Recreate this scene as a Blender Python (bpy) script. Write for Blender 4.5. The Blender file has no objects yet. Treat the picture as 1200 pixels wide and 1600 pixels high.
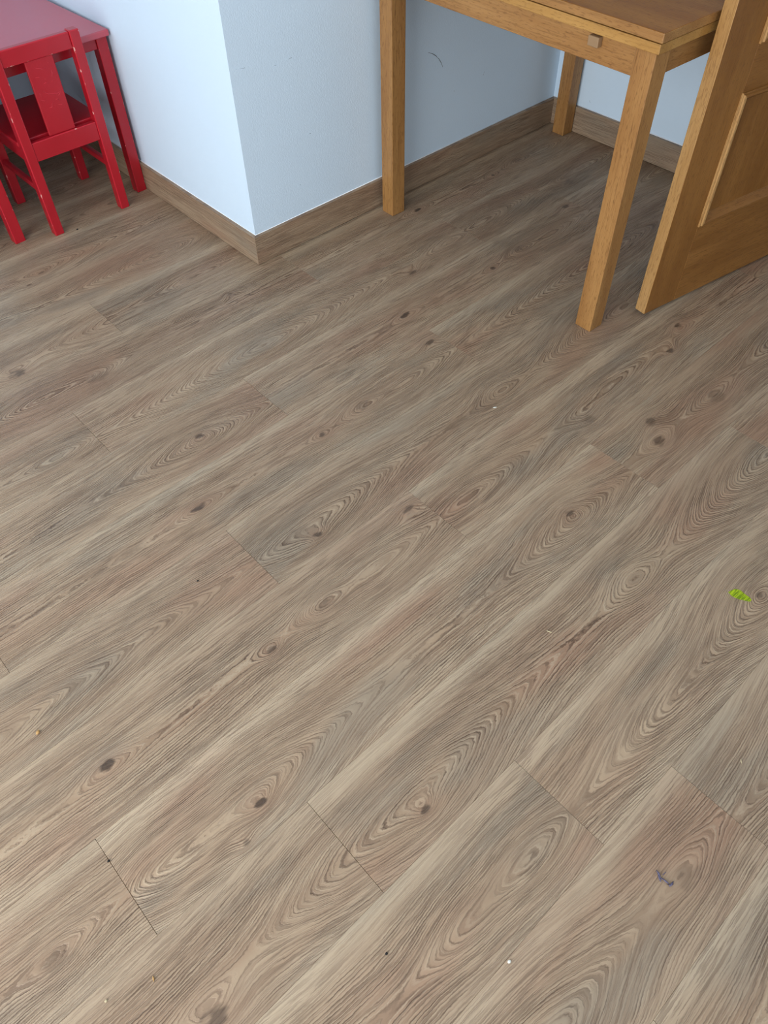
import bpy, bmesh, math, random
from mathutils import Vector, Matrix

scene = bpy.context.scene
C = scene.collection
PI = math.pi

# ------------------------------------------------------------------ camera
# metres; x runs along the planks, y runs along the left wall, the pillar's foot is the origin
YAW, PITCH, ROLL = 0.8417078939, 0.8860919156, -0.0210617512
CAM = Vector((-1.08638, -1.76491, 1.29689))
F_PX = 1176.1
fwd = Vector((math.cos(YAW) * math.cos(PITCH), math.sin(YAW) * math.cos(PITCH), -math.sin(PITCH)))
rgt = Vector((math.sin(YAW), -math.cos(YAW), 0))
upv = rgt.cross(fwd)
r2 = rgt * math.cos(ROLL) + upv * math.sin(ROLL)
u2 = -rgt * math.sin(ROLL) + upv * math.cos(ROLL)
cam_data = bpy.data.cameras.new('camera')
cam = bpy.data.objects.new('camera', cam_data)
C.objects.link(cam)
cam.matrix_world = Matrix(((r2.x, u2.x, -fwd.x, CAM.x), (r2.y, u2.y, -fwd.y, CAM.y), (r2.z, u2.z, -fwd.z, CAM.z), (0, 0, 0, 1)))
cam_data.sensor_fit = 'HORIZONTAL'
cam_data.sensor_width = 36.0
cam_data.lens = F_PX / 1200 * 36.0
cam_data.clip_start = 0.02
scene.camera = cam

# ------------------------------------------------------------------ light
world = bpy.data.worlds.new('daylight')
scene.world = world
world.use_nodes = True
wb = world.node_tree.nodes['Background']
wb.inputs[0].default_value = (0.72, 0.85, 1.0, 1)
wb.inputs[1].default_value = 0.6

def area(name, loc, rot, sx, sy, power, col):
    d = bpy.data.lights.new(name, 'AREA')
    d.shape = 'RECTANGLE'; d.size = sx; d.size_y = sy; d.energy = power; d.color = col
    o = bpy.data.objects.new(name, d); C.objects.link(o)
    o.location = loc; o.rotation_euler = rot
    return o
# daylight entering by the wide balcony window behind the camera on the left
area('unseen_window_light', (-2.93, -1.45, 1.12), (0, -PI / 2, 0), 2.05, 2.5, 104, (0.91, 0.96, 1.0))
area('unseen_window_light', (-0.9, -3.13, 1.0), (PI / 2, 0, 0), 2.4, 1.8, 9, (0.91, 0.96, 1.0))  # weak fill lamp, added to lift the back wall and door face

vs = scene.view_settings
vs.view_transform = 'Standard'
try: vs.look = 'None'
except Exception: pass
vs.gamma = 1.0
vs.use_curve_mapping = False
vs.exposure = 0.0

scene.cycles.use_denoising = True
scene.cycles.denoising_prefilter = 'NONE'
scene.cycles.filter_width = 1.1
scene.cycles.max_bounces = 6
scene.cycles.glossy_bounces = 2
scene.cycles.transmission_bounces = 4

# ------------------------------------------------------------------ node helpers
def lin(c):
    def f(v):
        v /= 255.0
        return v / 12.92 if v <= 0.04045 else ((v + 0.055) / 1.055) ** 2.4
    return (f(c[0]), f(c[1]), f(c[2]), 1.0)

class NT:
    def __init__(self, name):
        self.mat = bpy.data.materials.new(name)
        self.mat.use_nodes = True
        self.t = self.mat.node_tree
        self.bsdf = self.t.nodes['Principled BSDF']
    def put(self, sock, v):
        if isinstance(v, bpy.types.NodeSocket): self.t.links.new(v, sock)
        else: sock.default_value = v
    def m(self, op, a, b=0.0, c=0.0, clamp=False):
        n = self.t.nodes.new('ShaderNodeMath'); n.operation = op; n.use_clamp = clamp
        self.put(n.inputs[0], a); self.put(n.inputs[1], b); self.put(n.inputs[2], c)
        return n.outputs[0]
    def v(self, op, a, b=(0, 0, 0)):
        n = self.t.nodes.new('ShaderNodeVectorMath'); n.operation = op
        self.put(n.inputs[0], a); self.put(n.inputs[1], b)
        return n.outputs[1] if op in ('DOT_PRODUCT', 'LENGTH') else n.outputs[0]
    def sep(self, a):
        n = self.t.nodes.new('ShaderNodeSeparateXYZ'); self.put(n.inputs[0], a); return n.outputs
    def com(self, x, y, z=0.0):
        n = self.t.nodes.new('ShaderNodeCombineXYZ')
        self.put(n.inputs[0], x); self.put(n.inputs[1], y); self.put(n.inputs[2], z); return n.outputs[0]
    def noise(self, vec, scale=1.0, detail=2.0, rough=0.5, col=False):
        n = self.t.nodes.new('ShaderNodeTexNoise')
        self.put(n.inputs['Vector'], vec); n.inputs['Scale'].default_value = scale
        n.inputs['Detail'].default_value = detail; n.inputs['Roughness'].default_value = rough
        return n.outputs['Color'] if col else n.outputs['Fac']
    def white(self, w):
        n = self.t.nodes.new('ShaderNodeTexWhiteNoise'); n.noise_dimensions = '1D'
        self.put(n.inputs['W'], w); return n.outputs['Value']
    def ss(self, x, a, b, lo=0.0, hi=1.0):
        n = self.t.nodes.new('ShaderNodeMapRange'); n.interpolation_type = 'SMOOTHSTEP'
        self.put(n.inputs['Value'], x)
        n.inputs['From Min'].default_value = a; n.inputs['From Max'].default_value = b
        n.inputs['To Min'].default_value = lo; n.inputs['To Max'].default_value = hi
        return n.outputs[0]
    def mix(self, f, a, b, mode='MIX'):
        n = self.t.nodes.new('ShaderNodeMix'); n.data_type = 'RGBA'; n.blend_type = mode
        self.put(n.inputs[0], f); self.put(n.inputs[6], a); self.put(n.inputs[7], b)
        return n.outputs[2]
    def attr(self, name):
        n = self.t.nodes.new('ShaderNodeAttribute'); n.attribute_type = 'OBJECT'; n.attribute_name = name
        return n.outputs['Vector']
    def obj(self):
        return self.t.nodes.new('ShaderNodeTexCoord').outputs['Object']
    def wpos(self):
        return self.t.nodes.new('ShaderNodeNewGeometry').outputs['Position']
    def rnd(self):
        return self.t.nodes.new('ShaderNodeObjectInfo').outputs['Random']
    def bump(self, h, dist, strength=1.0):
        n = self.t.nodes.new('ShaderNodeBump'); n.inputs['Distance'].default_value = dist
        n.inputs['Strength'].default_value = strength
        self.put(n.inputs['Height'], h); self.t.links.new(n.outputs[0], self.bsdf.inputs['Normal'])
    def out(self, col, rough=0.5, spec=0.5):
        self.put(self.bsdf.inputs['Base Color'], col); self.put(self.bsdf.inputs['Roughness'], rough)
        self.put(self.bsdf.inputs['Specular IOR Level'], spec)
        return self.mat

W = 0.192            # plank width
PL = 1.320           # plank length
NF = 6               # figure slots per plank

def laminate(name, swz='xy', figured=True):
    """oak-print laminate: growth rings cut flat, knots and loops per plank from object properties"""
    n = NT(name)
    x, y, z = n.sep(n.obj())[:3]
    u, v = {'xy': (x, y), 'xz': (x, z), 'yz': (y, z)}[swz]
    pa = n.sep(n.attr('pa'))
    seed, v0, tint = pa[0], pa[1], pa[2]
    def nz(su, sv, k, detail=2.0, rough=0.5):
        return n.noise(n.com(n.m('MULTIPLY', u, su), n.m('MULTIPLY', v, sv), n.m('MULTIPLY_ADD', seed, 17.3, k)), 1.0, detail, rough)
    n1 = nz(1.7, 6.0, 1.0)
    n2 = nz(9.0, 30.0, 5.0)
    n3 = nz(40.0, 110.0, 9.0, 1.0)
    vv = n.m('SUBTRACT', v, n.m('MULTIPLY_ADD', n.m('SUBTRACT', nz(1.3, 0.0, 3.0, 1.0), 0.5), 0.03, v0))
    r = n.m('MULTIPLY', n.m('SQRT', n.m('MULTIPLY_ADD', vv, vv, 0.0002)), 210.0)
    F = n.m('MULTIPLY_ADD', n.m('SUBTRACT', n1, 0.5), 5.0, r)
    F = n.m('MULTIPLY_ADD', n.m('SUBTRACT', n2, 0.5), 1.3, F)
    F = n.m('MULTIPLY_ADD', n.m('SUBTRACT', n3, 0.5), 0.55, F)
    F = n.m('MULTIPLY_ADD', n.m('SUBTRACT', nz(150.0, 330.0, 13.0, 1.0), 0.5), 0.40, F)
    dark = 0.0; halo = 0.0
    if figured:
        uv = n.com(u, v)
        for i in range(NF):
            a = n.sep(n.attr('f%da' % i)); b = n.sep(n.attr('f%db' % i))
            d = n.v('DIVIDE', n.v('SUBTRACT', uv, n.com(a[0], a[1])), n.com(b[0], b[1], 1.0))
            q = n.v('DOT_PRODUCT', d, d)
            g = n.m('EXPONENT', n.m('MULTIPLY', q, -0.5))
            F = n.m('SUBTRACT', F, n.m('MULTIPLY', g, a[2]))
            core = n.ss(n.m('ADD', q, n.m('MULTIPLY', n.m('SUBTRACT', n3, 0.5), 0.9)), 0.02, 0.42, 1.0, 0.0)
            dark = n.m('MULTIPLY_ADD', core, b[2], dark)
            halo = n.m('MULTIPLY_ADD', g, b[2], halo)
    band = 0.0
    if figured:
        e = n.m('ADD', v, n.m('MULTIPLY', n.m('SUBTRACT', n2, 0.5), 0.010))
        band = n.m('MULTIPLY', n.ss(e, 0.046, 0.090), n.ss(nz(0.6, 2.0, 61.0), 0.32, 0.62, 0.10, 0.55))
    fr = n.m('FRACT', F)
    ringv = n.white(n.m('FLOOR', F))
    line = n.m('MULTIPLY', n.ss(fr, 0.58, 0.84), n.ss(fr, 0.86, 0.96, 1.0, 0.0))      # dark late-wood edge
    crest = n.m('MULTIPLY', n.ss(fr, 0.0, 0.10), n.ss(fr, 0.12, 0.40, 1.0, 0.0))     # pale early wood behind it
    # the figure is clear along the heart of the board and fades to quiet grain at the sides
    figz = n.ss(n.m('ABSOLUTE', vv), 0.045, 0.100, 1.0, 0.45)
    fade = n.ss(nz(2.3, 11.0, 21.0), 0.34, 0.60, 0.35, 1.0)
    ls = n.m('MULTIPLY', n.m('MULTIPLY', n.m('MULTIPLY_ADD', ringv, 0.45, 0.55), figz), fade)
    dash = n.ss(nz(20.0, 150.0, 71.0, 2.0), 0.36, 0.56, 0.35, 1.0)
    ls = n.m('MULTIPLY', ls, n.m('SUBTRACT', 1.0, n.m('MULTIPLY', band, 1.2)))
    line = n.m('MULTIPLY', n.m('MULTIPLY', line, ls), dash); crest = n.m('MULTIPLY', crest, ls)
    # pores follow the rings: short dashes along the grain
    def fz(su, sf, k, detail=1.0):
        return n.noise(n.com(n.m('MULTIPLY', u, su), n.m('MULTIPLY', F, sf), n.m('MULTIPLY_ADD', seed, 13.7, k)), 1.0, detail)
    pores = n.m('MULTIPLY', n.ss(fz(15.0, 2.1, 31.0), 0.50, 0.62), n.ss(nz(3.0, 16.0, 33.0), 0.30, 0.62, 0.35, 1.0))
    streak = n.m('MULTIPLY', n.ss(fz(6.0, 0.85, 37.0, 2.0), 0.42, 0.66), n.m('SUBTRACT', 1.0, band))
    broad = nz(1.6, 22.0, 41.0, 2.0, 0.6)
    cl = nz(2.6, 9.0, 47.0, 2.0)
    base, light, darkc = lin(PLANK[0]), lin(PLANK[1]), lin(PLANK[2])
    red, grey = lin(PLANK[3]), lin(PLANK[4])
    c = n.mix(n.ss(broad, 0.34, 0.68), base, light)
    c = n.mix(n.ss(cl, 0.50, 0.70, 0.0, 0.62), c, red)
    c = n.mix(n.ss(cl, 0.47, 0.30, 0.0, 0.75), c, grey)
    # printed pale stripe along one edge of every board
    if figured:
        c = n.mix(band, c, lin(PLANK[5]))
        c = n.mix(n.m('MULTIPLY', n.ss(v, -0.055, -0.092), 0.25), c, lin(PLANK[5]))
    c = n.mix(n.m('MULTIPLY', streak, 0.42), c, darkc)
    c = n.mix(n.m('MULTIPLY', crest, 0.45), c, lin(PLANK[5]))
    c = n.mix(n.m('MULTIPLY', line, 0.88), c, lin(PLANK[7]))
    c = n.mix(n.m('MULTIPLY', pores, 0.42), c, lin(PLANK[7]))
    if figured:
        c = n.mix(n.m('MULTIPLY', halo, 0.30, clamp=True), c, lin(PLANK[3]))
        c = n.mix(n.m('MULTIPLY', dark, 0.9, clamp=True), c, lin(PLANK[6]))
    hs = n.t.nodes.new('ShaderNodeHueSaturation')
    n.put(hs.inputs['Color'], c); n.put(hs.inputs['Value'], n.m('ADD', tint, 1.0))
    h = n.m('ADD', n.m('MULTIPLY', line, -1.0), n.m('MULTIPLY', pores, -0.45))
    h = n.m('ADD', h, n.m('MULTIPLY', streak, -0.3))
    h = n.m('ADD', h, n.m('MULTIPLY', crest, 0.5))
    n.bump(h, 0.0009, 0.9)
    rough = n.m('MULTIPLY_ADD', streak, 0.10, 0.40)
    return n.out(hs.outputs[0], rough, 0.45)

#        base            light           dark line       reddish         grey            pale stripe     knot/pore
PLANK = [(161, 134, 108), (174, 149, 122), (120, 93, 72), (160, 122, 97), (150, 134, 114), (196, 176, 149), (60, 44, 34), (82, 60, 45)]
M_PLANK = laminate('oak_print_laminate')
M_BASE_X = laminate('oak_print_skirting_x', 'xz', False)
M_BASE_Y = laminate('oak_print_skirting_y', 'yz', False)

def plain(name, rgb, rough=0.5, spec=0.5, var=0.05, scale=8.0, bump=0.0):
    n = NT(name)
    f = n.noise(n.wpos(), scale, 3.0)
    col = lin(rgb); d = tuple(k * (1 - 2 * var) for k in col[:3]) + (1,)
    c = n.mix(f, d, col)
    if bump: n.bump(n.noise(n.wpos(), 240.0, 3.0), bump)
    return n.out(c, rough, spec)

M_WALL = plain('white_wall_paint', (214, 231, 245), 0.7, 0.3, 0.012, 3.0, 0.0004)
M_CEIL = plain('white_ceiling_paint', (238, 238, 236), 0.8, 0.2, 0.02, 3.0)
M_SUB = plain('dark_underlay', (60, 50, 42), 0.9, 0.1)
M_CAULK = plain('white_sealant', (240, 242, 244), 0.5, 0.4)
M_FRAME = plain('white_window_frame', (225, 226, 226), 0.4)
M_BUTTON = plain('greyish_wood_block', (150, 118, 84), 0.5)
M_FAINT = plain('faint_smudge', (196, 212, 224), 0.8, 0.1)
M_SCUFF = plain('grey_scuff', (120, 122, 126), 0.8, 0.1)

def furniture_wood(name, axis, a, b, d, rough=0.40, spec=0.4):
    """honey-stained oak, grain along one axis of the part"""
    n = NT(name)
    x, y, z = n.sep(n.obj())[:3]
    s = [1.0, 1.0, 1.0]
    def st(al, ac, k):
        m = [ac, ac, ac]; m[axis] = al
        off = n.m('MULTIPLY', n.rnd(), 31.0)
        return n.com(n.m('MULTIPLY_ADD', x, m[0], off), n.m('MULTIPLY_ADD', y, m[1], off), n.m('MULTIPLY_ADD', z, m[2], k))
    broad = n.noise(st(2.2, 22.0, 0.0), 1.0, 3.0, 0.55)
    fine = n.noise(st(14.0, 420.0, 3.0), 1.0, 2.0)
    fleck = n.noise(st(60.0, 300.0, 7.0), 1.0, 2.0)
    c = n.mix(n.ss(broad, 0.32, 0.68), lin(a), lin(b))
    c = n.mix(n.ss(fine, 0.50, 0.72, 0.0, 0.42), c, lin(d))
    c = n.mix(n.ss(fleck, 0.54, 0.70, 0.0, 0.45), c, lin(d))
    n.bump(n.m('MULTIPLY', fine, -1.0), 0.0003)
    return n.out(c, rough, spec)
OAK = [furniture_wood('honey_oak_' + 'xyz'[k], k, (152, 106, 58), (170, 124, 72), (100, 62, 28)) for k in range(3)]
LEAFW = furniture_wood('pale_oak_edge', 1, (168, 122, 62), (184, 138, 76), (124, 82, 38))
TOPW = furniture_wood('brown_table_top', 1, (142, 88, 30), (160, 104, 40), (112, 66, 22), 0.5, 0.10)  # browner tone for the top face of the upper leaf only
DOORW = [furniture_wood('varnished_door_wood_' + 'xyz'[k], k, (130, 84, 36), (148, 100, 48), (98, 58, 20)) for k in range(3)]
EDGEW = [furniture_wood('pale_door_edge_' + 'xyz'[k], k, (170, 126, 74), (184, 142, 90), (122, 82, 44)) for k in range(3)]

def red_paint():
    n = NT('red_lacquer')
    f = n.noise(n.wpos(), 14.0, 3.0)
    c = n.mix(f, lin((162, 20, 32)), lin((178, 27, 40)))
    n.bump(n.noise(n.wpos(), 160.0, 2.0), 0.0002)
    return n.out(c, 0.30, 0.5)
M_RED = red_paint()
def red_edge():
    n = NT('red_lacquer_worn_edge')
    f = n.noise(n.wpos(), 55.0, 3.0)
    k = n.ss(f, 0.63, 0.68)
    c = n.mix(k, lin((186, 30, 44)), lin((218, 160, 148)))
    return n.out(c, 0.4, 0.4)
M_REDEDGE = red_edge()
M_REDTOP = plain('red_tabletop_painted_sheen', (190, 62, 76), 0.30, 1.0)  # lighter red: wall reflection on the tabletop put into the colour
M_ENGR = plain('red_lacquer_ridge', (200, 44, 58), 0.30)  # lighter red: light caught by the ridges put into the colour

def glass():
    n = NT('clear_pane')
    n.bsdf.inputs['Transmission Weight'].default_value = 1.0
    n.bsdf.inputs['IOR'].default_value = 1.1
    n.bsdf.inputs['Roughness'].default_value = 0.02
    return n.out((0.95, 0.97, 0.97, 1), 0.02, 0.5)
M_GLASS = glass()
M_METAL = plain('brushed_metal', (170, 168, 162), 0.3)
M_METAL.node_tree.nodes['Principled BSDF'].inputs['Metallic'].default_value = 1.0

# ------------------------------------------------------------------ mesh helpers
def link(name, me, mats, parent=None, loc=None):
    o = bpy.data.objects.new(name, me)
    C.objects.link(o)
    for m in (mats if isinstance(mats, (list, tuple)) else [mats]):
        if m.name not in [k.name for k in me.materials]: me.materials.append(m)
    if parent is not None: o.parent = parent
    if loc is not None: o.location = loc
    return o

def empty(name, loc=(0, 0, 0), rz=0.0):
    o = bpy.data.objects.new(name, None); C.objects.link(o)
    o.location = loc; o.rotation_euler = (0, 0, rz); o.empty_display_size = 0.1
    return o

def tag(o, label, cat=None, group=None, kind=None):
    o['label'] = label
    if cat: o['category'] = cat
    if group: o['group'] = group
    if kind: o['kind'] = kind
    return o

def box(name, lo, hi, mats, parent=None, bev=0.0, seg=2, edge_mat=False):
    """bevelled box with its own origin at its centre"""
    lo = Vector(lo); hi = Vector(hi); c = (lo + hi) / 2; d = hi - lo
    bm = bmesh.new()
    bmesh.ops.create_cube(bm, size=1.0)
    for vt in bm.verts: vt.co = Vector((vt.co.x * d.x, vt.co.y * d.y, vt.co.z * d.z))
    if bev:
        r = bmesh.ops.bevel(bm, geom=list(bm.edges), offset=bev, segments=seg, profile=0.5, affect='EDGES')
        if edge_mat:
            for f in r['faces']: f.material_index = 1
    me = bpy.data.meshes.new(name); bm.to_mesh(me); bm.free()
    return link(name, me, mats, parent, c)

def prism(name, poly, z0, z1, mats, parent=None, bev=0.0):
    bm = bmesh.new()
    b = [bm.verts.new((p[0], p[1], z0)) for p in poly]
    t = [bm.verts.new((p[0], p[1], z1)) for p in poly]
    bm.faces.new(list(reversed(b))); bm.faces.new(t)
    for i in range(len(poly)):
        j = (i + 1) % len(poly); bm.faces.new((b[i], b[j], t[j], t[i]))
    bmesh.ops.recalc_face_normals(bm, faces=bm.faces)
    if bev: bmesh.ops.bevel(bm, geom=list(bm.edges), offset=bev, segments=1, affect='EDGES')
    me = bpy.data.meshes.new(name); bm.to_mesh(me); bm.free()
    return link(name, me, mats, parent)

def tube_into(bm, pts, r, sides=6, taper=True):
    pts = [Vector(p) for p in pts]; rings = []
    for i, p in enumerate(pts):
        t = (pts[min(i + 1, len(pts) - 1)] - pts[max(i - 1, 0)]).normalized()
        a = t.orthogonal().normalized(); b = t.cross(a)
        rr = r * (0.35 if taper and i in (0, len(pts) - 1) else 1.0)
        rings.append([bm.verts.new(p + a * rr * math.cos(2 * PI * k / sides) + b * rr * math.sin(2 * PI * k / sides)) for k in range(sides)])
    for i in range(len(rings) - 1):
        for k in range(sides):
            bm.faces.new((rings[i][k], rings[i][(k + 1) % sides], rings[i + 1][(k + 1) % sides], rings[i + 1][k]))
    bm.faces.new(rings[0]); bm.faces.new(list(reversed(rings[-1])))

def tubes(name, strokes, r, mats, parent=None, loc=None):
    bm = bmesh.new()
    for s in strokes: tube_into(bm, s, r)
    bmesh.ops.recalc_face_normals(bm, faces=bm.faces)
    me = bpy.data.meshes.new(name); bm.to_mesh(me); bm.free()
    for p in me.polygons: p.use_smooth = True
    return link(name, me, mats, parent, loc)

# ------------------------------------------------------------------ the setting
X_W, X_E, Y_S, Y_N, Z_C = -3.0, 1.385, -3.2, 1.238, 2.5    # room; X_E is the foot of the right wall
T = 0.012                                                # skirting thickness
LIP = X_E + T
# floor: dark underlay and one object per plank
floor = box('floor', (X_W - .1, Y_S - .1, -0.06), (2.6, Y_N + .1, -0.009), M_SUB)
tag(floor, 'brown oak-look laminate plank floor across the room', 'floor', kind='structure')
floor_o = floor

Y0 = -1.15958
# printed boards: (distance from left end, share of width from the upper edge, rings, length, breadth, dark)
PRINT = {
 'A': (0.60, [(.14, .74, 10, .16, .09, 0), (.14, .76, 3, .020, .014, .8), (.777, .50, 6, .050, .040, 0), (1.30, .60, 19, .19, .10, 0)]),
 'B': (0.55, [(.495, .50, 4, .034, .015, .95), (.845, .58, 3, .020, .014, .8), (.985, .52, 6, .040, .024, .35), (1.283, .20, 4, .03, .014, .7), (1.12, .62, 5, .10, .05, 0)]),
 'C': (0.62, [(.05, .58, 5, .07, .06, 0), (.235, .72, 9, .12, .07, 0), (.235, .73, 3, .022, .014, .95), (.18, .91, 2, .014, .010, .6), (1.10, .55, 8, .10, .06, 0), (1.118, .52, 4, .022, .018, .75)]),
 'D': (0.54, [(.08, .54, 9, .16, .09, 0), (.485, .71, 4, .04, .025, .35), (.855, .64, 4, .024, .016, .75), (.96, .40, 4, .026, .016, .85), (.62, .5, 5, .12, .05, 0)]),
 'E': (0.58, [(.62, .60, 13, .30, .11, 0), (1.10, .50, 2, .05, .02, 0)]),
 'G': (0.50, [(.127, .56, 5, .035, .025, .7), (.166, .28, 4, .03, .02, .6), (.365, .60, 6, .06, .04, .35), (.75, .5, 6, .16, .07, 0)]),
 'H': (0.64, [(.28, .62, 6, .11, .06, 0), (.64, .60, 17, .16, .10, 0), (.621, .60, 3, .02, .016, .7), (1.05, .5, 5, .1, .05, 0)]),
 'I': (0.62, [(1.22, .64, 6, .09, .05, 0), (1.06, .60, 4, .05, .04, 0), (.45, .55, 8, .2, .08, 0)]),
 'J': (0.56, [(.82, .56, 11, .16, .10, 0), (1.19, .62, 4, .05, .03, .3), (.3, .4, 5, .1, .04, 0)]),
 'K': (0.62, [(.52, .62, 16, .20, .10, 0), (1.045, .78, 4, .03, .018, .7), (1.25, .5, 5, .07, .04, 0)]),
 'M': (0.60, [(1.36, .62, 9, .13, .09, 0), (1.028, .78, 5, .04, .03, .75), (.5, .5, 6, .16, .07, 0)]),
 'L': (0.50, [(.62, .60, 5, .05, .03, .35), (.48, .49, 7, .10, .06, 0), (1.09, .28, 3, .02, .013, .8)]),
}
# row: (one joint, prints either side of it)
ROWS = {0: (-1.200, {0: 'C', 1: 'G'}), 1: (-.906, {-1: 'M', 0: 'A', 1: 'B'}), 2: (-.595, {-1: 'I', 0: 'H'}), 3: (-.404, {-1: 'J', 0: 'K'}),
        -1: (-.299, {-1: 'B', 0: 'D'}), -2: (-.668, {-1: 'E', 0: 'A'}), -3: (.151, {-1: 'B', 0: 'E'}), -4: (-.344, {-1: 'C', 0: 'B'}),
        -5: (-.732, {-1: 'I', 0: 'K', 1: 'D'}), -6: (-1.24, {0: 'L'}), -7: (-.473, {-1: 'M', 0: 'J'})}
rnd = random.Random(7)

def plank(u0, u1, ya, yb, props):
    gu, gv, ch = 0.00025, 0.00008, 0.0003
    cu, cy = (u0 + u1) / 2, (ya + yb) / 2
    hx, hy = (u1 - u0) / 2 - gu, (yb - ya) / 2 - gv
    def ring(dx, z): return [(-hx + dx, -hy + dx, z), (hx - dx, -hy + dx, z), (hx - dx, hy - dx, z), (-hx + dx, hy - dx, z)]
    vs_ = ring(0, -0.008) + ring(0, -0.0004) + ring(ch, 0.0)
    fs = [(3, 2, 1, 0), (8, 9, 10, 11)]
    for k in (0, 4):
        for i in range(4):
            j = (i + 1) % 4; fs.append((k + i, k + j, k + 4 + j, k + 4 + i))
    me = bpy.data.meshes.new('plank'); me.from_pydata(vs_, [], fs)
    o = link('plank', me, M_PLANK, None, (cu, cy, 0))
    o.parent = floor_o; o.matrix_parent_inverse = Matrix.Translation(-floor_o.location)
    for k, val in props.items(): o[k] = val
    return o

for r in range(-20, 11):
    yb = Y0 - r * W; ya = yb - W                    # upper and lower seam
    if ya > Y_N: continue
    joint, known = ROWS.get(r, (rnd.uniform(-1.2, .1), {}))
    for k in range(-3, 4):
        u0 = joint + k * PL; u1 = u0 + PL
        pid = known.get(k) or rnd.choice('ABCDEGHIJKML')
        seed = rnd.uniform(0.1, 9.9); tint = rnd.uniform(-.05, .05)
        c0, c1 = max(u0, X_W), min(u1, 2.55)
        if ya > -0.001: c1 = min(c1, 0.0115)         # the pillar stands here
        yb_, ya_ = min(yb, Y_N), max(ya, Y_S)
        if c1 - c0 < 0.02 or yb_ - ya_ < 0.005: continue
        v0f, feats = PRINT[pid]
        cu, cy = (c0 + c1) / 2, (ya_ + yb_) / 2
        pr = {'pa': [seed, (yb - v0f * W) - cy, tint]}
        for i, (du, fv, A, lu, lv, dk) in enumerate(feats[:NF]):
            pr['f%da' % i] = [u0 + du - cu, yb - fv * W - cy, A * (1.75 if lv > .045 else 1.2)]
            pr['f%db' % i] = [lu, lv, float(dk)]
        plank(c0, c1, ya_, yb_, pr)

# walls
def struct(o, label, cat): return tag(o, label, cat, kind='structure')
wl = struct(prism('wall_left', [(T, T), (.16, T), (.16, Y_N + .1), (T, Y_N + .1)], 0, Z_C, M_WALL), 'bright white wall face beside the red children table', 'wall')
wbk = struct(box('wall_back', (.16, T, 0), (LIP + .12, .16, Z_C), M_WALL), 'shaded white wall face behind the wooden table', 'wall')
wr = struct(box('wall_right', (LIP, -1.065, 0), (LIP + .12, T, Z_C), M_WALL), 'white wall beyond the far leg of the wooden table', 'wall')
struct(box('wall_right', (LIP, Y_S, 0), (LIP + .12, -1.86, Z_C), M_WALL), 'white wall on the far side of the doorway', 'wall')
struct(box('wall_right', (LIP, -1.86, 2.06), (LIP + .12, -1.065, Z_C), M_WALL), 'white wall over the doorway', 'wall')
struct(box('wall_hall', (2.55, Y_S, 0), (2.65, T + .15, Z_C), M_WALL), 'white hallway wall seen through the doorway', 'wall')
struct(box('wall_north', (X_W - .1, Y_N, 0), (T, Y_N + .1, Z_C), M_WALL), 'white end wall beyond the red table', 'wall')
struct(box('wall_shade_blocker', (-.66, .66, 0), (-.56, Y_N, .50), M_WALL), 'added low white half wall shading the red table from the left', 'wall')  # unseen, added to keep daylight from under the red table
struct(box('ceiling', (X_W - .1, Y_S - .1, Z_C), (2.65, Y_N + .1, Z_C + .1), M_CEIL), 'plain white ceiling', 'ceiling')
# window wall behind the camera
for lo, hi, lb in (((X_W - .1, Y_S, 0), (X_W, -2.73, Z_C), 'white wall pier behind the viewer near the corner'), ((X_W - .1, -.17, 0), (X_W, Y_N, Z_C), 'white wall pier between balcony window and end wall'),
                   ((X_W - .1, -2.73, 2.20), (X_W, -.17, Z_C), 'white wall strip over the balcony window')):
    struct(box('wall_west', lo, hi, M_WALL), lb, 'wall')
for lo, hi, lb in (((X_W - .1, Y_S - .1, 0), (-2.1, Y_S, Z_C), 'white wall pier left of the added window'), ((.3, Y_S - .1, 0), (2.65, Y_S, Z_C), 'white wall pier right of the added window'),
                   ((-2.1, Y_S - .1, 0), (.3, Y_S, .10), 'white wall strip under the added window'), ((-2.1, Y_S - .1, 1.95), (.3, Y_S, Z_C), 'white wall strip over the added window')):
    struct(box('wall_south', lo, hi, M_WALL), lb, 'wall')
def window(name, a, b, z0, z1, axis, p):
    e = empty(name, (0, 0, 0)); struct(e, {'y': 'wide white framed balcony window behind the viewer', 'x': 'smaller added window behind the viewer for fill light'}[axis], 'window')
    def bx(nm, s0, s1, za, zb, m, th=.03):
        if axis == 'y': box(nm, (p - .05 - th, s0, za), (p - .05 + th, s1, zb), m, e)
        else: box(nm, (s0, p - .05 - th, za), (s1, p - .05 + th, zb), m, e)
    mid = (a + b) / 2
    for s0, s1, za, zb in ((a, a + .06, z0, z1), (b - .06, b, z0, z1), (mid - .04, mid + .04, z0, z1)): bx('window_frame', s0, s1, za, zb, M_FRAME)
    for s0, s1 in ((a + .06, mid - .04), (mid + .04, b - .06)):
        bx('window_frame', s0, s1, z0, z0 + .06, M_FRAME); bx('window_frame', s0, s1, z1 - .06, z1, M_FRAME)
        bx('pane', s0, s1, z0 + .06, z1 - .06, M_GLASS, .003)
window('window_1', -2.73, -.17, .0, 2.20, 'y', X_W)
window('window_added', -2.1, .3, .10, 1.95, 'x', Y_S)  # unseen window, added to go with the fill lamp

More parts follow.
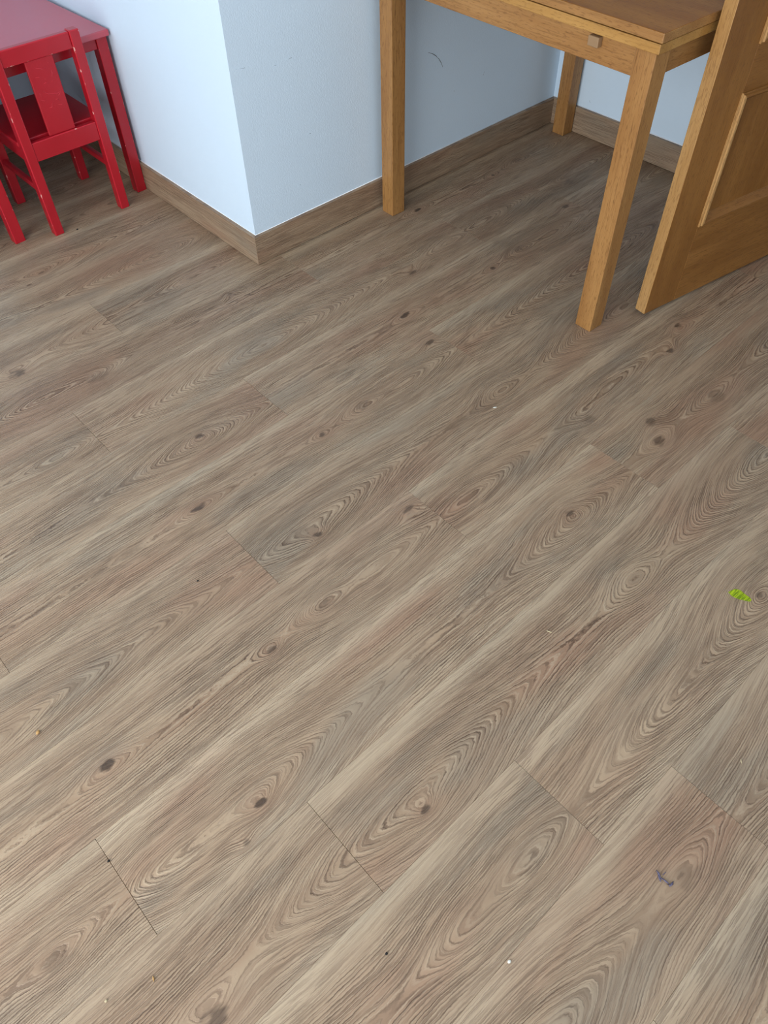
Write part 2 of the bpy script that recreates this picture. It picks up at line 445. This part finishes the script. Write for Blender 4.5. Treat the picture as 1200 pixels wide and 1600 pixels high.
# skirting boards, mitred at the pillar's corner, with a white sealant line on top
H = 0.0895
def skirting(name, poly, m, label, run, seal):
    o = prism(name, poly, 0.0012, H, m, bev=0.0008)
    o['pa'] = [rnd.uniform(1, 9), 5.0, -0.08]
    struct(o, label, 'skirting board')
    tubes('sealant_line', [seal], 0.0026, M_CAULK, o)
    return o
skirting('baseboard_left', [(0, 0), (T, T), (T, Y_N), (0, Y_N)], M_BASE_Y, 'wood-look skirting board under the bright left wall face', 'y', [(T, T, H), (T, .6, H), (T, Y_N, H)])
skirting('baseboard_back', [(0, 0), (X_E, 0), (LIP, T), (T, T)], M_BASE_X, 'wood-look skirting board under the shaded wall face behind the table', 'x', [(T, T, H), (.7, T, H), (LIP, T, H)])
skirting('baseboard_right', [(X_E, 0), (X_E, -1.0), (LIP, -1.0), (LIP, T)], M_BASE_Y, 'wood-look skirting board under the far right wall', 'y', [(LIP, T, H), (LIP, -.5, H), (LIP, -1.0, H)])

skirting('baseboard_north', [(-.56, Y_N - T), (0, Y_N - T), (0, Y_N), (-.56, Y_N)], M_BASE_X, 'wood-look skirting board beyond the red table', 'x', [(-.56, Y_N - T, H), (-.3, Y_N - T, H), (0, Y_N - T, H)])

# marks on the wall behind the table
tubes('scuff_mark', [[(.72, T, .405), (.738, T, .398), (.755, T, .387), (.770, T, .374), (.780, T, .361), (.788, T, .347)]], 0.0010, M_SCUFF, wbk, (-wbk.location.x, -wbk.location.y, -wbk.location.z))['label'] = 'thin curved grey scuff'
tubes('scuff_mark', [[(.846, T, .262), (.848, T, .257)], [(.990, T, .283), (.984, T, .270)]], 0.0009, M_SCUFF, wbk, (-wbk.location.x, -wbk.location.y, -wbk.location.z))
tubes('scuff_mark', [[(LIP, -.146, .121), (LIP, -.152, .113)]], 0.0009, M_SCUFF, wr, (-wr.location.x, -wr.location.y, -wr.location.z))

FAINT_B = [((.030, .539), (.060, .534)), ((.143, .517), (.157, .515)), ((.187, .519), (.209, .520)), ((.058, .406), (.057, .378)), ((.21, .217), (.211, .202)), ((.185, .174), (.196, .18)), ((.188, .263), (.19, .247)), ((.236, .313), (.25, .312))]
tubes('smudge_mark', [[(a_[0], T, a_[1]), (b_[0], T, b_[1])] for a_, b_ in FAINT_B], 0.0011, M_FAINT, wbk, (-wbk.location.x, -wbk.location.y, -wbk.location.z))

# ------------------------------------------------------------------ wooden table
tb = empty('extending_table', (0.462, -0.894, 0), -math.radians(1.73))
tag(tb, 'honey-coloured wooden table with folded double top standing against the wall', 'table')
LX, LY, LG = 0.895, 0.868, 0.051          # outside of the legs
for i, (x, y) in enumerate(((0, 0), (0, LY - LG), (LX - LG, 0), (LX - LG, LY - LG))):
    box('leg', (x, y, 0), (x + LG, y + LG, .694), OAK[2], tb, 0.0018, 2)
ap = .636
box('apron', (.003, LG, ap), (.025, LY - LG, .694), OAK[1], tb, .001, 1)
box('apron', (LX - .025, LG, ap), (LX - .003, LY - LG, .694), OAK[1], tb, .001, 1)
box('apron', (LG, .012, ap), (LX - LG, .034, .694), OAK[0], tb, .001, 1)
box('apron', (LG, LY - .034, ap), (LX - LG, LY - .012, .694), OAK[0], tb, .001, 1)
box('lower_leaf', (-.009, -.010, .694), (LX + .004, LY + .006, .7135), LEAFW, tb, .0015, 2)
box('spacer', (.006, .006, .7135), (LX - .006, LY - .006, .7160), M_SUB, tb)
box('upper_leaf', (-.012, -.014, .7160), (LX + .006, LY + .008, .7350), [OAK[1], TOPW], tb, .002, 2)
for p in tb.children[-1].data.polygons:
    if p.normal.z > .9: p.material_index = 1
box('turn_button', (-.012, .138, .670), (.003, .166, .6900), M_BUTTON, tb, .0015, 2)

# ------------------------------------------------------------------ red children's table
rt = empty('children_table', (-.487, .628, 0), math.radians(1.75))
tag(rt, 'small red lacquered children table pushed against the bright wall', 'table')
RX, RY, RL = 0.486, .575, .034
for x, y in ((0, 0), (RX - RL, 0), (0, RY - RL), (RX - RL, RY - RL)):
    box('leg', (x, y, 0), (x + RL, y + RL, .474), [M_RED, M_REDEDGE], rt, .0022, 2, True)
box('apron', (RL, .006, .443), (RX - RL, .024, .474), M_RED, rt, .001, 1)
box('apron', (RL, RY - .024, .443), (RX - RL, RY - .006, .474), M_RED, rt, .001, 1)
box('apron', (.006, RL, .443), (.024, RY - RL, .474), M_RED, rt, .001, 1)
box('apron', (RX - .024, RL, .443), (RX - .006, RY - RL, .474), M_RED, rt, .001, 1)
box('tabletop', (-.014, -.014, .474), (RX + .006, RY + .012, .492), M_REDTOP, rt, .004, 3)

# ------------------------------------------------------------------ red children's chair
ch = empty('children_chair', (-.2375, .583, 0), 0)
tag(ch, 'small red lacquered children chair seen from behind with an engraved back slat', 'chair')
HX, PS, CD = .1345, .030, .303
for s in (-1, 1):
    x0 = s * HX - (PS if s > 0 else 0)
    box('back_post', (x0, 0, 0), (x0 + PS, PS, .529), [M_RED, M_REDEDGE], ch, .003, 2, True)
    box('leg', (x0, CD - PS, 0), (x0 + PS, CD, .274), [M_RED, M_REDEDGE], ch, .003, 2, True)
    xs = s * (HX - PS / 2)
    box('side_rail', (xs - .009, PS, .228), (xs + .009, CD - PS, .274), M_RED, ch, .0015, 1)
    box('stretcher', (xs - .008, PS, .132), (xs + .008, CD - PS, .150), M_RED, ch, .003, 2)
box('top_rail', (-HX + PS, .004, .484), (HX - PS, .024, .527), [M_RED, M_REDEDGE], ch, .003, 2, True)
box('seat_rail', (-HX + PS, .003, .229), (HX - PS, .021, .283), [M_RED, M_REDEDGE], ch, .0025, 2, True)
box('front_rail', (-HX + PS, CD - .022, .229), (HX - PS, CD - .004, .274), M_RED, ch, .0015, 1)
box('seat', (-HX - .002, PS, .274), (HX + .002, CD + .012, .288), M_RED, ch, .003, 2)
sp = box('back_slat', (-.042, .009, .283), (.042, .019, .484), M_RED, ch, .0015, 1)
STROKES = [[(-.0265, .44), (-.0175, .439), (-.0115, .435)], [(-.0005, .432), (.0015, .427)], [(-.0105, .419), (-.0025, .421), (.0065, .418)], [(.0255, .447), (.0245, .439), (.0195, .429)], [(.0115, .418), (.0235, .421)], [(-.0195, .404), (-.0125, .396), (-.0035, .391), (.0125, .387), (.0225, .386), (.0335, .391)], [(.0335, .39), (.0265, .384), (.0215, .38)], [(-.0315, .381), (-.0235, .377), (-.0165, .382)], [(-.0165, .356), (-.0065, .357), (-.0055, .363), (-.0005, .368)], [(.0095, .371), (.0165, .373), (.0205, .367)], [(.0135, .357), (.0225, .355), (.0295, .358)], [(-.0175, .462), (-.0085, .461), (.0005, .456), (.0115, .456)], [(.0215, .468), (.0255, .466)], [(-.0295, .4), (-.0265, .388)]]
tubes('engraving', [[(x, .0090, z) for x, z in s] for s in STROKES], .0011, M_ENGR, sp, (-sp.location.x, -sp.location.y, -sp.location.z))['label'] = 'shallow carved figure lines'

# ------------------------------------------------------------------ door leaf, standing open
DZ = .010
dd = Vector((1.14 - .623, -1.04 + .956)); ang = math.atan2(dd.y, dd.x)
dr = empty('door_1', (.623, -.956, 0), ang)
struct(dr, 'varnished honey-brown panelled door standing open beside the wooden table', 'door')
DW, DT, DH = .765, .034, 2.03
ST = .117
box('stile', (0, 0, DZ), (ST, DT, DH), [DOORW[2], EDGEW[2]], dr, .0015, 2)
stile = dr.children[0]
for p in stile.data.polygons:
    if p.normal.x < -0.9: p.material_index = 1
box('stile', (DW - ST, 0, DZ), (DW, DT, DH), DOORW[2], dr, .0015, 2)
box('bottom_rail', (ST, 0, DZ), (DW - ST, DT, .238), DOORW[0], dr, .0008, 1)
box('middle_rail', (ST, 0, .562), (DW - ST, DT, .667), DOORW[0], dr, .0008, 1)
box('top_rail', (ST, 0, 1.91), (DW - ST, DT, DH), DOORW[0], dr, .0008, 1)
box('panel', (ST, .010, .238), (DW - ST, DT - .010, .562), DOORW[2], dr)
box('pane', (ST, .015, .667), (DW - ST, .019, 1.91), M_GLASS, dr)
PROF = [(-.002, 0), (-.002, -.005), (.0015, -.0055), (.0025, -.0095), (.008, -.0100), (.026, None)]
def moulding(z0, z1, back):
    # proud stepped beading, mitred in the corners, sloping down to the panel
    pf = [(w, back if d is None else d) for w, d in PROF]
    def corner(i, w):
        return ((ST + w, z0 + w), (DW - ST - w, z0 + w), (DW - ST - w, z1 - w), (ST + w, z1 - w))[i]
    for i in range(4):
        j = (i + 1) % 4; vs_, fs = [], []
        for w, d in pf:
            for c_ in (corner(i, w), corner(j, w)): vs_.append((c_[0], d, c_[1]))
        for k in range(len(pf) - 1): fs.append((2 * k, 2 * k + 1, 2 * k + 3, 2 * k + 2))
        n_ = len(vs_)
        vs_ += [(corner(i, -.002)[0], back, corner(i, -.002)[1]), (corner(j, -.002)[0], back, corner(j, -.002)[1])]
        fs.append((n_, n_ + 1, 1, 0)); fs.append((n_ - 2, n_ - 1, n_ + 1, n_))
        me = bpy.data.meshes.new('moulding'); me.from_pydata(vs_, [], fs)
        bm = bmesh.new(); bm.from_mesh(me); bmesh.ops.recalc_face_normals(bm, faces=bm.faces); bm.to_mesh(me); bm.free()
        link('moulding', me, EDGEW[2] if i in (1, 3) else DOORW[0], dr)  # paler wood on the uprights: light on their sides put into colour
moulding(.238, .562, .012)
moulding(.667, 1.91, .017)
hd = box('handle', (.045, -.048, 1.03), (.16, -.034, 1.048), M_METAL, dr, .004, 2)
box('handle_plate', (.040, -.006, .95), (.080, 0, 1.13), M_METAL, dr, .003, 2)
box('handle_neck', (.050, -.036, 1.032), (.066, -.004, 1.046), M_METAL, dr, .003, 2)
# door lining
fr = empty('trim_1', (0, 0, 0)); struct(fr, 'varnished wooden lining around the doorway', 'door frame')
box('jamb', (LIP - .015, -1.10, 0), (LIP + .135, -1.065, 2.06), DOORW[2], fr)
box('jamb', (LIP - .015, -1.86, 0), (LIP + .135, -1.825, 2.06), DOORW[2], fr)
box('head', (LIP - .015, -1.825, 2.025), (LIP + .135, -1.10, 2.06), DOORW[1], fr)
box('casing', (LIP - .015, -1.065, 0), (LIP, -1.0, 2.125), DOORW[2], fr)
box('casing', (LIP - .015, -1.925, 0), (LIP, -1.86, 2.125), DOORW[2], fr)
box('casing', (LIP - .015, -1.86, 2.06), (LIP, -1.065, 2.125), DOORW[1], fr)

# ------------------------------------------------------------------ small things on the floor
def green():
    n = NT('green_paint')
    x, y, z = n.sep(n.wpos())[:3]
    f = n.noise(n.com(n.m('MULTIPLY', x, 40.0), n.m('MULTIPLY', y, 420.0)), 1.0, 1.0)
    c = n.mix(n.ss(f, .4, .6), lin((112, 134, 8)), lin((176, 196, 24)))
    n.bump(f, .0005)
    return n.out(c, .5, .4)
GP = [(-.015, -1.61), (-.005, -1.612), (.003, -1.616), (.007, -1.624), (.005, -1.635), (.005, -1.647), (.002, -1.652), (-.003, -1.652), (-.007, -1.646), (-.015, -1.632), (-.018, -1.62)]
tag(prism('paint_smear', GP, 0.0, .0006, green()), 'small bright green leaf-shaped smear on the floor', 'smear')
LINT = [[(-.566, -1.815), (-.567, -1.82), (-.571, -1.826), (-.569, -1.832)], [(-.566, -1.817), (-.573, -1.826), (-.575, -1.83)], [(-.569, -1.828), (-.569, -1.835), (-.568, -1.841)], [(-.571, -1.838), (-.569, -1.843), (-.563, -1.845)], [(-.571, -1.843), (-.566, -1.843), (-.56, -1.843)], [(-.564, -1.826), (-.557, -1.827)]]
M_LINT = plain('purple_grey_fluff', (112, 106, 128), .9, .1, .2, 300.0)
tag(tubes('fluff', [[(x, y, .0014 + .001 * (i % 2)) for i, (x, y) in enumerate(s)] for s in LINT], .0015, M_LINT), 'tuft of purple-grey fluff on the floor at lower right', 'fluff')
def crumb(name, x, y, sx, sy, sz, rz, m, label, cat='crumb'):
    bm = bmesh.new(); bmesh.ops.create_icosphere(bm, subdivisions=2, radius=1.0)
    rr = random.Random(int(1000 * (x + y)))
    for vt in bm.verts:
        k = 1 + rr.uniform(-.16, .16); vt.co = Vector((vt.co.x * sx * k, vt.co.y * sy * k, vt.co.z * sz * k))
    lowest = min(vt.co.z for vt in bm.verts)
    for vt in bm.verts: vt.co.z -= lowest
    me = bpy.data.meshes.new(name); bm.to_mesh(me); bm.free()
    o = link(name, me, m, None, (x, y, 0)); o.rotation_euler = (0, 0, rz)
    return tag(o, label, cat)
M_SEED = plain('tan_seed', (182, 140, 84), .6)
M_WHT = plain('white_crumb', (230, 226, 214), .7)
M_BLK = plain('black_speck', (34, 30, 28), .8)
M_STRAW = plain('straw', (206, 188, 150), .7)
crumb('seed', -1.184, -.925, .0045, .0030, .0026, .6, M_SEED, 'tan seed lying on the floor at the left')
crumb('paint_chip', .049, -.918, .0050, .0022, .0010, -.5, M_WHT, 'white flake on the floor below the near table leg')
crumb('crumb', -.833, -1.740, .0028, .0024, .0020, 0, M_WHT, 'white crumb on a plank seam at the bottom')
crumb('straw', -.351, -1.421, .0055, .0011, .0011, 2.0, M_STRAW, 'short pale straw lying on the floor right of centre')
crumb('grit', -.960, -1.608, .0022, .0020, .0014, 0, M_BLK, 'black speck of grit on the floor at the bottom centre')
crumb('grit', -.788, -.846, .0022, .0018, .0012, 0, M_BLK, 'black speck of grit on the floor at the middle left')
crumb('grit', -.303, .573, .0035, .0024, .0016, 0, M_BLK, 'black speck of grit on the floor in front of the red chair')
crumb('grit', -1.201, -1.206, .0024, .0020, .0014, 0, M_BLK, 'black speck of grit at the plank end joint lower left')
crumb('husk', -1.235, -1.397, .0040, .0014, .0012, 1.2, M_SEED, 'small brown husk on the floor at the lower left')
crumb('crumb', -1.301, -1.374, .0022, .0018, .0014, 0, M_STRAW, 'pale crumb on the floor near the lower left edge')
crumb('straw', -.309, -1.813, .0040, .0009, .0009, .7, M_STRAW, 'tiny pale straw on the floor at the right edge')
